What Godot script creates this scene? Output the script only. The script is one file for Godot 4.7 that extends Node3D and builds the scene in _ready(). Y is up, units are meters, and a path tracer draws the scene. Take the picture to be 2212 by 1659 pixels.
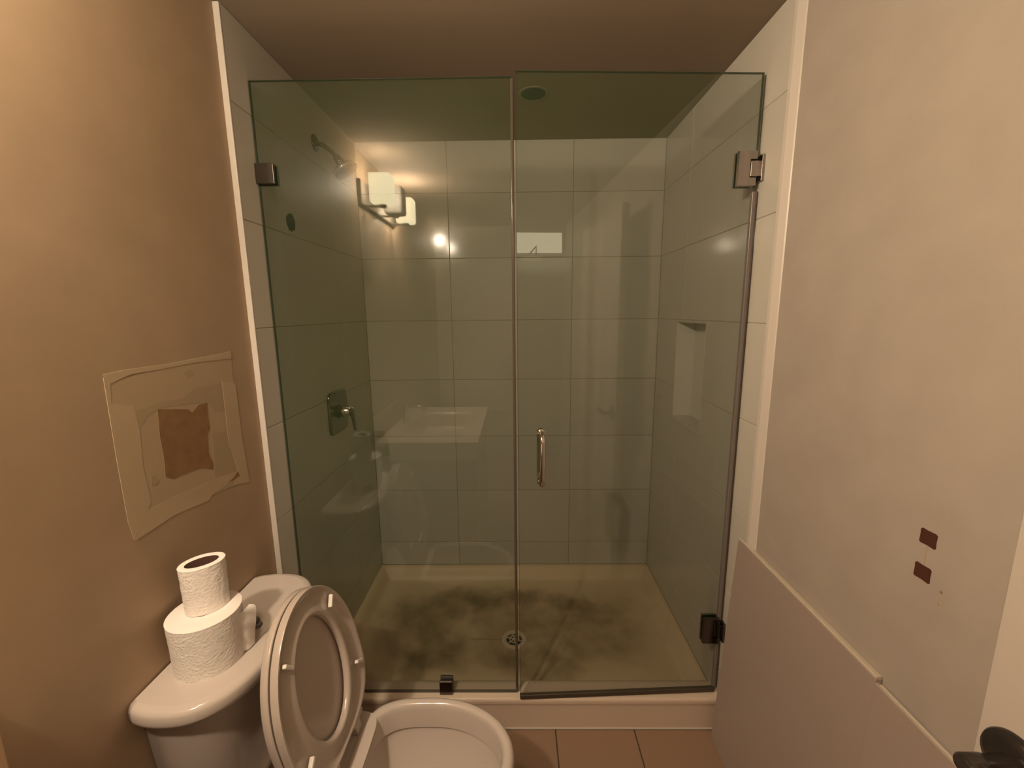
extends Node3D
# A small bathroom seen from its entrance: tiled shower behind glass, toilet on the left, vanity lamp above the left wall.

const XL := -0.7685      # face of the left wall tiles
const XR := 0.7227       # face of the right wall tiles
const PL := -0.785       # painted left wall
const PR := 0.735        # painted right wall
const ZB := -2.1732      # face of the back wall tiles
const ZG := -1.341       # shower glass
const CEIL := 2.317
const ROW := 0.3065      # tile row height with its joint
const ROW0 := 1.4691     # a tile joint at eye height
const ZF := 1.55         # rear wall
var org := Vector3.ZERO
var M := {}


class MB:
	var v := PackedVector3Array()
	var n := PackedVector3Array()
	var t := PackedVector2Array()

	func tri(a: Vector3, b: Vector3, c: Vector3, na: Vector3, nb: Vector3, nc: Vector3, ta := Vector2.ZERO, tb := Vector2.ZERO, tc := Vector2.ZERO) -> void:
		if (b - a).cross(c - a).dot(na + nb + nc) > 0.0:
			v.append_array([a, c, b]); n.append_array([na, nc, nb]); t.append_array([ta, tc, tb])
		else:
			v.append_array([a, b, c]); n.append_array([na, nb, nc]); t.append_array([ta, tb, tc])

	func quad(a: Vector3, b: Vector3, c: Vector3, d: Vector3, na: Vector3, nb: Vector3, nc: Vector3, nd: Vector3, u0 := Vector2.ZERO, u1 := Vector2.ZERO, u2 := Vector2.ZERO, u3 := Vector2.ZERO) -> void:
		tri(a, b, c, na, nb, nc, u0, u1, u2)
		tri(a, c, d, na, nc, nd, u0, u2, u3)

	func flat(a: Vector3, b: Vector3, c: Vector3, d: Vector3, hint: Vector3) -> void:
		var m := (b - a).cross(c - a).normalized()
		if m.dot(hint) < 0.0:
			m = -m
		quad(a, b, c, d, m, m, m, m)

	# box with rounded or chamfered edges
	func rbox(c: Vector3, s: Vector3, r := 0.003, q := Basis.IDENTITY, seg := 1) -> void:
		var h := s * 0.5
		r = minf(r, minf(h.x, minf(h.y, h.z)) * 0.999)
		var ks := []
		for ax in 3:
			var l := []
			for i in seg + 1:
				l.append(-h[ax] + r * (1.0 - tan((1.0 - float(i) / seg) * PI / 4.0)))
			for i in seg + 1:
				l.append(h[ax] - r * (1.0 - tan(float(i) / seg * PI / 4.0)))
			ks.append(l)
		for ax in 3:
			var bx := (ax + 1) % 3
			var cx := (ax + 2) % 3
			for sg in [-1.0, 1.0]:
				var P := []
				var N := []
				for i in ks[bx].size():
					var pr := []
					var nr := []
					for j in ks[cx].size():
						var p := Vector3.ZERO
						p[ax] = h[ax] * sg
						p[bx] = ks[bx][i]
						p[cx] = ks[cx][j]
						var inner := p.clamp(-h + Vector3.ONE * r, h - Vector3.ONE * r)
						var m := (p - inner).normalized()
						pr.append(c + q * (inner + m * r))
						nr.append(q * m)
					P.append(pr); N.append(nr)
				for i in P.size() - 1:
					for j in P[0].size() - 1:
						quad(P[i][j], P[i + 1][j], P[i + 1][j + 1], P[i][j + 1], N[i][j], N[i + 1][j], N[i + 1][j + 1], N[i][j + 1])

	func plain(a: Vector3, b: Vector3) -> void:
		rbox((a + b) * 0.5, (b - a).abs(), 0.0008)

	# profile of (radius, height) turned about an axis
	func lathe(o: Vector3, axis: Vector3, prof: Array, segs := 32) -> void:
		axis = axis.normalized()
		var ux := axis.cross(Vector3.RIGHT if absf(axis.x) < 0.8 else Vector3.UP).normalized()
		var uz := axis.cross(ux)
		var sn := []
		for i in prof.size() - 1:
			var d: Vector2 = prof[i + 1] - prof[i]
			sn.append(Vector2(d.y, -d.x).normalized())
		for i in prof.size() - 1:
			var n0: Vector2 = sn[i]
			var n1: Vector2 = sn[i]
			if i > 0 and sn[i].dot(sn[i - 1]) > 0.7: n0 = (sn[i] + sn[i - 1]).normalized()
			if i < sn.size() - 1 and sn[i].dot(sn[i + 1]) > 0.7: n1 = (sn[i] + sn[i + 1]).normalized()
			for k in segs:
				var e0 := ux * cos(TAU * k / segs) + uz * sin(TAU * k / segs)
				var e1 := ux * cos(TAU * (k + 1) / segs) + uz * sin(TAU * (k + 1) / segs)
				quad(o + e0 * prof[i].x + axis * prof[i].y, o + e1 * prof[i].x + axis * prof[i].y, o + e1 * prof[i + 1].x + axis * prof[i + 1].y, o + e0 * prof[i + 1].x + axis * prof[i + 1].y,
					e0 * n0.x + axis * n0.y, e1 * n0.x + axis * n0.y, e1 * n1.x + axis * n1.y, e0 * n1.x + axis * n1.y,
					Vector2(float(k) / segs, prof[i].y), Vector2(float(k + 1) / segs, prof[i].y), Vector2(float(k + 1) / segs, prof[i + 1].y), Vector2(float(k) / segs, prof[i + 1].y))

	func tube(pts: Array, r: float, segs := 16) -> void:
		var rings := []
		var up := Vector3.ZERO
		for i in pts.size():
			var d: Vector3 = (pts[mini(i + 1, pts.size() - 1)] - pts[maxi(i - 1, 0)]).normalized()
			if up == Vector3.ZERO:
				up = d.cross(Vector3.RIGHT if absf(d.x) < 0.8 else Vector3.UP).normalized()
			up = (up - d * up.dot(d)).normalized()
			var w := d.cross(up)
			var ring := []
			for k in segs:
				ring.append(pts[i] + (up * cos(TAU * k / segs) + w * sin(TAU * k / segs)) * r)
			rings.append(ring)
		loft(rings, true, true)

	# closed rings of equally many points, joined into a skin
	func loft(rings: Array, cap0 := false, cap1 := false, closed := false) -> void:
		var m: int = rings[0].size()
		var cnt := rings.size()
		var last := cnt if closed else cnt - 1
		var fn := []
		var total := 0.0
		for i in last:
			var a: Array = rings[i]
			var b: Array = rings[(i + 1) % cnt]
			var ca := Vector3.ZERO
			for p in a: ca += p
			ca /= m
			var row := []
			for j in m:
				var tg: Vector3 = (a[(j + 1) % m] - a[(j + m - 1) % m]) + (b[(j + 1) % m] - b[(j + m - 1) % m])
				var nn: Vector3 = tg.cross(b[j] - a[j]).normalized()
				row.append(nn)
				total += nn.dot((a[j] - ca).normalized()) if i == 0 else 0.0
			fn.append(row)
		var sg := -1.0 if total < 0.0 else 1.0
		for i in last:
			var a: Array = rings[i]
			var b: Array = rings[(i + 1) % cnt]
			var n0 := []
			var n1 := []
			for j in m:
				var f: Vector3 = fn[i][j]
				var x := f
				var y := f
				if (i > 0 or closed):
					var g: Vector3 = fn[(i + last - 1) % last][j]
					if g.dot(f) > 0.6: x = (f + g).normalized()
				if (i < last - 1 or closed):
					var g2: Vector3 = fn[(i + 1) % last][j]
					if g2.dot(f) > 0.6: y = (f + g2).normalized()
				n0.append(x * sg); n1.append(y * sg)
			for j in m:
				var k := (j + 1) % m
				quad(a[j], a[k], b[k], b[j], n0[j], n0[k], n1[k], n1[j])
		if cap0: fan(rings[0], rings[1])
		if cap1: fan(rings[cnt - 1], rings[cnt - 2])

	func fan(ring: Array, other: Array) -> void:
		var c := Vector3.ZERO
		var o := Vector3.ZERO
		for p in ring: c += p
		for p in other: o += p
		c /= ring.size(); o /= ring.size()
		for j in ring.size():
			var a: Vector3 = ring[j]
			var b: Vector3 = ring[(j + 1) % ring.size()]
			var nn := (a - c).cross(b - c).normalized()
			if nn.dot(c - o) < 0.0: nn = -nn
			tri(c, a, b, nn, nn, nn)

	# polygon in the plane (ux, uy) at o, thickened along un
	func prism(poly: PackedVector2Array, o: Vector3, ux: Vector3, uy: Vector3, un: Vector3, depth: float, bevel := 0.0) -> void:
		var top := poly
		if bevel > 0.0:
			var g := Geometry2D.offset_polygon(poly, -bevel, Geometry2D.JOIN_MITER)
			if g.size() and g[0].size() == poly.size():
				top = g[0]
				var best := 0
				for s in poly.size():
					if top[s].distance_to(poly[0]) < top[best].distance_to(poly[0]): best = s
				var re := PackedVector2Array()
				var dirn := 1 if Geometry2D.is_polygon_clockwise(top) == Geometry2D.is_polygon_clockwise(poly) else -1
				for s in poly.size(): re.append(top[posmod(best + s * dirn, poly.size())])
				top = re
		var at := func(p: Vector2, d: float) -> Vector3: return o + ux * p.x + uy * p.y + un * d
		var ix := Geometry2D.triangulate_polygon(top)
		for k in range(0, ix.size(), 3):
			tri(at.call(top[ix[k]], depth), at.call(top[ix[k + 1]], depth), at.call(top[ix[k + 2]], depth), un, un, un, top[ix[k]], top[ix[k + 1]], top[ix[k + 2]])
			tri(at.call(poly[ix[k]], 0.0), at.call(poly[ix[k + 1]], 0.0), at.call(poly[ix[k + 2]], 0.0), -un, -un, -un)
		var cc := Vector2.ZERO
		for p in poly: cc += p
		cc /= poly.size()
		var ccw := not Geometry2D.is_polygon_clockwise(poly)
		for i in poly.size():
			var a := poly[i]
			var b := poly[(i + 1) % poly.size()]
			var e := (b - a)
			var out2 := Vector2(e.y, -e.x) if ccw else Vector2(-e.y, e.x)
			flat(at.call(a, 0.0), at.call(b, 0.0), at.call(top[(i + 1) % poly.size()], depth), at.call(top[i], depth), ux * out2.x + uy * out2.y + un * out2.length() * 0.01)

	# smooth sheet given by f(i / nu, j / nv)
	func sheet(f: Callable, nu: int, nv: int, hint: Vector3) -> void:
		var P := []
		for i in nu + 1:
			var row := []
			for j in nv + 1: row.append(f.call(float(i) / nu, float(j) / nv))
			P.append(row)
		var N := []
		for i in nu + 1:
			var row := []
			for j in nv + 1:
				var du: Vector3 = P[mini(i + 1, nu)][j] - P[maxi(i - 1, 0)][j]
				var dv: Vector3 = P[i][mini(j + 1, nv)] - P[i][maxi(j - 1, 0)]
				var nn := du.cross(dv).normalized()
				row.append(nn if nn.dot(hint) >= 0.0 else -nn)
			N.append(row)
		for i in nu:
			for j in nv:
				quad(P[i][j], P[i + 1][j], P[i + 1][j + 1], P[i][j + 1], N[i][j], N[i + 1][j], N[i + 1][j + 1], N[i][j + 1],
					Vector2(float(i) / nu, float(j) / nv), Vector2(float(i + 1) / nu, float(j) / nv), Vector2(float(i + 1) / nu, float(j + 1) / nv), Vector2(float(i) / nu, float(j + 1) / nv))

	func mesh(o: Vector3) -> ArrayMesh:
		var w := PackedVector3Array()
		w.resize(v.size())
		for i in v.size(): w[i] = v[i] - o
		var arr := []
		arr.resize(Mesh.ARRAY_MAX)
		arr[Mesh.ARRAY_VERTEX] = w
		arr[Mesh.ARRAY_NORMAL] = n
		arr[Mesh.ARRAY_TEX_UV] = t
		var am := ArrayMesh.new()
		am.add_surface_from_arrays(Mesh.PRIMITIVE_TRIANGLES, arr)
		return am


func lin(r: float, g: float, b: float) -> Color:
	return Color(r, g, b).linear_to_srgb()


func mat(called: String, c: Color, rough: float, metal := 0.0, spec := 0.5) -> StandardMaterial3D:
	var m := StandardMaterial3D.new()
	m.resource_name = called
	m.albedo_color = c
	m.roughness = rough
	m.metallic = metal
	m.metallic_specular = spec
	M[called] = m
	return m


func noise_tex(freq: float, octaves: int, seed_no: int, ramp: Gradient = null, size := 512) -> NoiseTexture2D:
	var nz := FastNoiseLite.new()
	nz.seed = seed_no
	nz.frequency = freq
	nz.fractal_octaves = octaves
	var tx := NoiseTexture2D.new()
	tx.width = size
	tx.height = size
	tx.seamless = true
	tx.noise = nz
	if ramp: tx.color_ramp = ramp
	return tx


func ramp2(a: Color, b: Color) -> Gradient:
	var g := Gradient.new()
	g.set_color(0, a)
	g.set_color(1, b)
	return g


func tag(o: Node, label: String, category: String, group := "", kind := "") -> Node:
	if label: o.set_meta("label", label)
	if category: o.set_meta("category", category)
	if group: o.set_meta("group", group)
	if kind: o.set_meta("kind", kind)
	return o


func thing(called: String, label: String, category: String, at: Vector3, group := "", kind := "") -> Node3D:
	var o := Node3D.new()
	o.name = called
	o.position = at
	add_child(o, true)
	org = at
	tag(o, label, category, group, kind)
	return o


func part(called: String, mb: MB, m: Material, parent: Node) -> MeshInstance3D:
	var o := MeshInstance3D.new()
	o.name = called
	o.mesh = mb.mesh(org)
	o.set_surface_override_material(0, m)
	parent.add_child(o, true)
	return o


func _ready() -> void:
	setup_view()
	setup_materials()
	build_shell()
	build_shower_base()
	build_glass()
	build_fixtures()
	build_toilet()
	build_paper()
	build_left_patch()
	build_right_wall_things()
	build_lamp()
	build_vanity()
	build_rear()


func setup_view() -> void:
	var cam := Camera3D.new()
	cam.name = "camera"
	cam.fov = rad_to_deg(2.0 * atan(829.5 / 910.45))
	cam.near = 0.02
	cam.far = 30.0
	cam.transform = Transform3D(Basis(Vector3(0.99990493, -0.00989876, -0.00959955), Vector3(0.00813502, 0.98559046, -0.16895347), Vector3(0.01113366, 0.16885931, 0.98557728)).orthonormalized(), Vector3(0, 1.5102, 0))
	add_child(cam)
	cam.current = true
	var e := Environment.new()
	e.background_mode = Environment.BG_COLOR
	e.background_color = Color(0, 0, 0)
	e.tonemap_mode = Environment.TONE_MAPPER_LINEAR
	e.tonemap_exposure = 0.91
	e.sdfgi_enabled = true
	e.ssao_enabled = true
	e.ssil_enabled = true
	var we := WorldEnvironment.new()
	we.name = "environment"
	we.environment = e
	add_child(we)


const LAMP_ENERGY := 1.02
const LAMP_COLOR := Color(1.0, 0.912, 0.805)


func setup_materials() -> void:
	var mottle := noise_tex(0.012, 4, 7, ramp2(Color(0.955, 0.955, 0.955), Color(1, 1, 1)))
	for paint in [mat("tan_paint", lin(0.42, 0.303, 0.20), 0.55, 0.0, 0.4), mat("cream_paint", lin(0.41, 0.358, 0.305), 0.5, 0.0, 0.4)]:
		paint.albedo_texture = mottle
		paint.uv1_triplanar = true
		paint.uv1_world_triplanar = true
		paint.uv1_scale = Vector3.ONE * 0.9
	mat("ceiling_paint", lin(0.30, 0.238, 0.18), 0.85, 0.0, 0.3)
	mat("tile_glaze", lin(0.52, 0.495, 0.435), 0.10)
	mat("tile_glaze_b", lin(0.505, 0.48, 0.421), 0.11)
	mat("grout", lin(0.30, 0.24, 0.17), 0.9)
	mat("trim_paint", lin(0.56, 0.51, 0.455), 0.4)
	mat("floor_tile", lin(0.27, 0.175, 0.115), 0.42)
	mat("floor_grout", lin(0.07, 0.045, 0.03), 0.9)
	mat("acrylic", lin(0.60, 0.50, 0.36), 0.28)
	mat("china", lin(0.57, 0.50, 0.45), 0.1)
	mat("seat_plastic", lin(0.50, 0.425, 0.37), 0.22)
	mat("bumper_rubber", lin(0.80, 0.74, 0.66), 0.35)
	mat("chrome", lin(0.72, 0.69, 0.65), 0.09, 1.0)
	mat("dark_chrome", lin(0.22, 0.20, 0.18), 0.12, 1.0)
	mat("brushed_nickel", lin(0.40, 0.36, 0.34), 0.2, 1.0)
	mat("shaded_nickel", lin(0.15, 0.13, 0.12), 0.22, 1.0)  # same nickel, darkened for the dim surroundings it reflects
	mat("bronze", lin(0.045, 0.037, 0.031), 0.2, 0.5)
	mat("black_hole", lin(0.012, 0.011, 0.009), 0.95, 0.0, 0.1)  # near-black that stands for the shade inside a hole
	mat("rubber_seal", lin(0.06, 0.045, 0.03), 0.45)
	mat("clear_vinyl", lin(0.085, 0.07, 0.05), 0.1)
	mat("gray_vinyl", lin(0.17, 0.14, 0.13), 0.25)
	mat("glass_edge", lin(0.05, 0.06, 0.035), 0.12)
	var gl := mat("green_glass", Color(lin(0.02, 0.062, 0.016), 0.175), 0.0)
	gl.transparency = BaseMaterial3D.TRANSPARENCY_ALPHA
	var paper := mat("tissue", lin(0.82, 0.76, 0.71), 0.95, 0.0, 0.2)
	paper.heightmap_enabled = true
	paper.heightmap_texture = noise_tex(0.05, 3, 21, null, 256)
	paper.heightmap_scale = 0.12
	paper.uv1_triplanar = true
	paper.uv1_scale = Vector3.ONE * 9.0
	mat("tissue_end", lin(0.86, 0.80, 0.75), 0.95, 0.0, 0.2)
	mat("shaded_cardboard", lin(0.07, 0.03, 0.018), 0.9)  # shade inside the roll tube is put into this colour
	mat("compound", lin(0.44, 0.335, 0.222), 0.8, 0.0, 0.3)
	mat("compound_light", lin(0.478, 0.372, 0.255), 0.8, 0.0, 0.3)
	mat("compound_dull", lin(0.395, 0.305, 0.198), 0.85, 0.0, 0.3)
	var kraft := mat("kraft_paper", lin(0.31, 0.182, 0.095), 0.95, 0.0, 0.2)
	kraft.albedo_texture = noise_tex(0.03, 4, 5, ramp2(Color(0.9, 0.9, 0.9), Color(1, 1, 1)), 256)
	kraft.uv1_triplanar = true
	kraft.uv1_scale = Vector3.ONE * 3.0
	mat("panel_white", lin(0.345, 0.278, 0.24), 0.5)
	mat("panel_edge", lin(0.50, 0.43, 0.34), 0.7)
	mat("torn_brown", lin(0.075, 0.03, 0.02), 0.95, 0.0, 0.2)
	mat("door_paint", lin(0.46, 0.41, 0.36), 0.45)
	mat("dark_door", lin(0.16, 0.13, 0.10), 0.5)
	mat("vanity_wood", lin(0.20, 0.11, 0.06), 0.4)
	mat("counter", lin(0.70, 0.62, 0.52), 0.2)
	mat("plate_metal", lin(0.30, 0.26, 0.22), 0.35, 1.0)
	mat("shade_off", lin(0.50, 0.47, 0.42), 0.45)
	var sh := mat("shade_lit", lin(0.8, 0.75, 0.65), 0.5)
	sh.emission_enabled = true
	sh.emission = Color(1.0, 0.93, 0.74)
	sh.emission_energy_multiplier = 11.0
	mat("light_lens", lin(0.03, 0.03, 0.025), 0.7)


# ------------------------------------------------------------------ the room

# a glazed tile: bevelled face at the plane through c with normal un
func tile_mesh(w: float, h: float, ux: Vector3, uy: Vector3, un: Vector3, thick := 0.009) -> ArrayMesh:
	var key := "%.4f %.4f %s" % [w, h, un]
	if M.has(key): return M[key]
	var mb := MB.new()
	var b := 0.0014
	var a := [Vector2(-w / 2, -h / 2), Vector2(w / 2, -h / 2), Vector2(w / 2, h / 2), Vector2(-w / 2, h / 2)]
	var s := [a[0] + Vector2(b, b), a[1] + Vector2(-b, b), a[2] + Vector2(-b, -b), a[3] + Vector2(b, -b)]
	var at := func(p: Vector2, d: float) -> Vector3: return ux * p.x + uy * p.y + un * d
	mb.quad(at.call(s[0], 0.0), at.call(s[1], 0.0), at.call(s[2], 0.0), at.call(s[3], 0.0), un, un, un, un)
	for i in 4:
		var j := (i + 1) % 4
		var mid: Vector2 = (a[i] + a[j]) * 0.5
		var hint := ux * mid.x + uy * mid.y
		mb.flat(at.call(s[i], 0.0), at.call(s[j], 0.0), at.call(a[j], -b), at.call(a[i], -b), hint.normalized() + un)
		mb.flat(at.call(a[i], -b), at.call(a[j], -b), at.call(a[j], -thick), at.call(a[i], -thick), hint)
	M[key] = mb.mesh(Vector3.ZERO)
	return M[key]


# tile between two corners given in (along, y), joint left free all round
func lay_tile(parent: Node3D, called: String, a0: float, a1: float, y0: float, y1: float, side: String, m: Material, joint := 0.0024) -> void:
	var o := MeshInstance3D.new()
	o.name = called
	var w := absf(a1 - a0) - joint
	var h := y1 - y0 - joint
	var am := (a0 + a1) * 0.5
	var ym := (y0 + y1) * 0.5
	match side:
		"back":
			o.mesh = tile_mesh(w, h, Vector3.RIGHT, Vector3.UP, Vector3.BACK)
			o.position = Vector3(am, ym, ZB) - org
		"left":
			o.mesh = tile_mesh(w, h, Vector3.FORWARD, Vector3.UP, Vector3.RIGHT)
			o.position = Vector3(XL, ym, am) - org
		"right":
			o.mesh = tile_mesh(w, h, Vector3.BACK, Vector3.UP, Vector3.LEFT)
			o.position = Vector3(XR, ym, am) - org
		"floor":
			o.mesh = tile_mesh(w, h, Vector3.RIGHT, Vector3.FORWARD, Vector3.UP)
			o.position = Vector3(am, 0.0, ym) - org
	o.set_surface_override_material(0, m)
	parent.add_child(o, true)


func build_shell() -> void:
	var rows := [0.105]
	for k in range(-4, 3): rows.append(ROW0 + k * ROW)
	rows.append(CEIL)
	var glz := [M.tile_glaze, M.tile_glaze_b]

	# floor
	var fl := thing("floor", "brown square-edged floor tiles with thin dark grout lines", "floor", Vector3(0, 0, 0), "", "structure")
	var mb := MB.new()
	mb.plain(Vector3(PL - 0.1, -0.12, -2.30), Vector3(PR + 0.1, -0.0022, ZF + 0.1))
	part("grout_bed", mb, M.floor_grout, fl)
	var xs := [PL]
	for k in range(-3, 3): xs.append(0.132 + 0.2875 * k)
	xs.append(PR)
	var zs := [-1.312, -0.74, -0.165, 0.41, 0.985, ZF]
	for i in xs.size() - 1:
		for j in zs.size() - 1:
			lay_tile(fl, "floor_tile", xs[i], xs[i + 1], zs[j], zs[j + 1], "floor", M.floor_tile, 0.0042)

	# ceiling
	var ce := thing("ceiling", "plain beige painted ceiling over the shower and the room", "ceiling", Vector3(0, CEIL, 0), "", "structure")
	mb = MB.new()
	mb.plain(Vector3(PL - 0.1, CEIL, -2.30), Vector3(PR + 0.1, CEIL + 0.1, ZF + 0.1))
	part("ceiling_board", mb, M.ceiling_paint, ce)

	# back wall of the shower
	var wb := thing("wall_back", "white tiled back wall inside the shower behind the glass", "wall", Vector3(0, 0, ZB), "", "structure")
	mb = MB.new()
	mb.plain(Vector3(PL - 0.1, -0.1, ZB - 0.11), Vector3(PR + 0.1, CEIL + 0.05, ZB - 0.0016))
	part("grout_bed", mb, M.grout, wb)
	var cols := [XL, -0.3289, 0.2826, XR]
	for i in 3:
		for j in rows.size() - 1:
			lay_tile(wb, "tile", cols[i], cols[i + 1], rows[j], rows[j + 1], "back", glz[(i * 3 + j) % 2])

	# left wall: paint up to the shower, then tiles standing proud of it
	var wl := thing("wall_left", "beige painted left wall with a white tiled strip inside the shower", "wall", Vector3(PL, 0, 0), "", "structure")
	mb = MB.new()
	mb.plain(Vector3(PL - 0.1, -0.1, ZB - 0.05), Vector3(PL, CEIL + 0.05, ZF + 0.1))
	part("plaster", mb, M.tan_paint, wl)
	mb = MB.new()
	mb.plain(Vector3(PL - 0.002, 0.0, ZB - 0.003), Vector3(XL - 0.0016, 1.79, -1.247))
	mb.plain(Vector3(PL - 0.002, 1.85, ZB - 0.003), Vector3(XL - 0.0016, CEIL, -1.247))
	mb.plain(Vector3(PL - 0.002, 1.785, ZB - 0.003), Vector3(XL - 0.0016, 1.855, -1.54))
	mb.plain(Vector3(PL - 0.002, 1.785, -1.475), Vector3(XL - 0.0016, 1.855, -1.247))
	part("grout_bed", mb, M.grout, wl)
	var zc := [ZB, -1.86, -1.247]
	for i in 2:
		for j in rows.size() - 1:
			lay_tile(wl, "tile", zc[i], zc[i + 1], rows[j], rows[j + 1], "left", glz[(i + j) % 2], 0.0016)

	# right wall with the niche
	var wr := thing("wall_right", "beige painted right wall with a white tiled part and niche in the shower", "wall", Vector3(PR, 0, 0), "", "structure")
	mb = MB.new()
	mb.plain(Vector3(PR, -0.1, -1.245), Vector3(PR + 0.1, CEIL + 0.05, ZF + 0.1))
	part("plaster", mb, M.cream_paint, wr)
	var n0 := -1.915
	var n1 := -1.626
	var ny0 := 1.024
	var ny1 := 1.460
	mb = MB.new()
	var bx := XR + 0.0016
	var bo := PR + 0.1
	mb.plain(Vector3(bx, 0.0, ZB - 0.003), Vector3(bo, ny0, -1.236))
	mb.plain(Vector3(bx, ny1, ZB - 0.003), Vector3(bo, CEIL, -1.236))
	mb.plain(Vector3(bx, ny0 - 0.001, ZB - 0.003), Vector3(bo, ny1 + 0.001, n0))
	mb.plain(Vector3(bx, ny0 - 0.001, n1), Vector3(bo, ny1 + 0.001, -1.236))
	mb.plain(Vector3(XR + 0.088, ny0 - 0.001, n0 - 0.001), Vector3(bo, ny1 + 0.001, n1 + 0.001))
	part("grout_bed", mb, M.grout, wr)
	for j in rows.size() - 1:
		var ya: float = rows[j]
		var yb: float = rows[j + 1]
		if ya > 0.84 and yb < 1.2:
			lay_tile(wr, "tile", ZB, n0, ya, yb, "right", M.tile_glaze, 0.0016)
			lay_tile(wr, "tile", n0, n1, ya, ny0 - 0.012, "right", M.tile_glaze, 0.0016)
			lay_tile(wr, "tile", n1, -1.236, ya, yb, "right", M.tile_glaze, 0.0016)
		elif ya > 1.1 and yb < 1.5:
			lay_tile(wr, "tile", ZB, n0, ya, yb, "right", M.tile_glaze, 0.0016)
			lay_tile(wr, "tile", n0, n1, ny1, yb, "right", M.tile_glaze, 0.0008)
			lay_tile(wr, "tile", n1, -1.236, ya, yb, "right", M.tile_glaze, 0.0016)
		else:
			lay_tile(wr, "tile", ZB, -1.86, ya, yb, "right", glz[j % 2], 0.0016)
			lay_tile(wr, "tile", -1.86, -1.236, ya, yb, "right", glz[(j + 1) % 2], 0.0016)
	var nd := XR + 0.085
	mb = MB.new()
	mb.plain(Vector3(nd - 0.004, ny0, n0), Vector3(nd + 0.004, ny1, n1))
	var nm := mat("niche_glaze", lin(0.62, 0.61, 0.54), 0.12)
	part("niche_back", mb, nm, wr)
	mb = MB.new()
	mb.plain(Vector3(XR, ny0, n0 - 0.001), Vector3(nd, ny1, n0 + 0.003))
	part("niche_side", mb, nm, wr)
	mb = MB.new()
	mb.plain(Vector3(XR, ny0, n1 - 0.003), Vector3(nd, ny1, n1 + 0.001))
	part("niche_side", mb, nm, wr)
	mb = MB.new()
	mb.plain(Vector3(XR, ny1 - 0.003, n0), Vector3(nd, ny1 + 0.001, n1))
	part("niche_top", mb, M.tile_glaze, wr)
	mb = MB.new()
	mb.rbox(Vector3((XR + nd) * 0.5 - 0.004, ny0 - 0.003, (n0 + n1) * 0.5), Vector3(nd - XR + 0.008, 0.016, n1 - n0 - 0.003), 0.0015)
	part("niche_sill", mb, M.tile_glaze_b, wr)

	# end of the tiles: a painted edge strip on either side
	var t1 := thing("trim_1", "bright white vertical edge strip where the left tiles stop", "trim", Vector3(XL, 0, -1.245), "", "structure")
	mb = MB.new()
	mb.rbox(Vector3((PL + XL) * 0.5, CEIL * 0.5 + 0.0, -1.2435), Vector3(XL - PL + 0.001, CEIL - 0.004, 0.006), 0.0022)
	part("edge_strip", mb, M.trim_paint, t1)
	var t2 := thing("trim_2", "pale caulked edge strip where the right tiles stop", "trim", Vector3(XR, 0, -1.22), "", "structure")
	mb = MB.new()
	mb.prism(PackedVector2Array([Vector2(XR - 0.0005, -1.2375), Vector2(XR + 0.0005, -1.226), Vector2(PR - 0.003, -1.206), Vector2(PR + 0.004, -1.200), Vector2(PR + 0.004, -1.2375)]), Vector3(0, 0.76, 0), Vector3.RIGHT, Vector3.BACK, Vector3.UP, CEIL - 0.762)
	part("edge_strip", mb, M.trim_paint, t2)


func smooth(a: float, b: float, x: float) -> float:
	return smoothstep(a, b, x)


# --------------------------------------------------- the shower base
func pan_height(x: float, z: float) -> float:
	var dw := minf(minf(x - XL, XR - x), z - ZB)
	var df := -1.31 - z
	var fl := 0.047 - 0.012 * (1.0 - clampf(Vector2((x + 0.02) / 0.7, (z + 1.70) / 0.42).length(), 0.0, 1.0))
	var h := lerpf(0.106, fl, smooth(0.016, 0.062, dw))
	var hc := lerpf(0.130, fl, smooth(0.075, 0.125, df))
	return maxf(h, hc)


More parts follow.
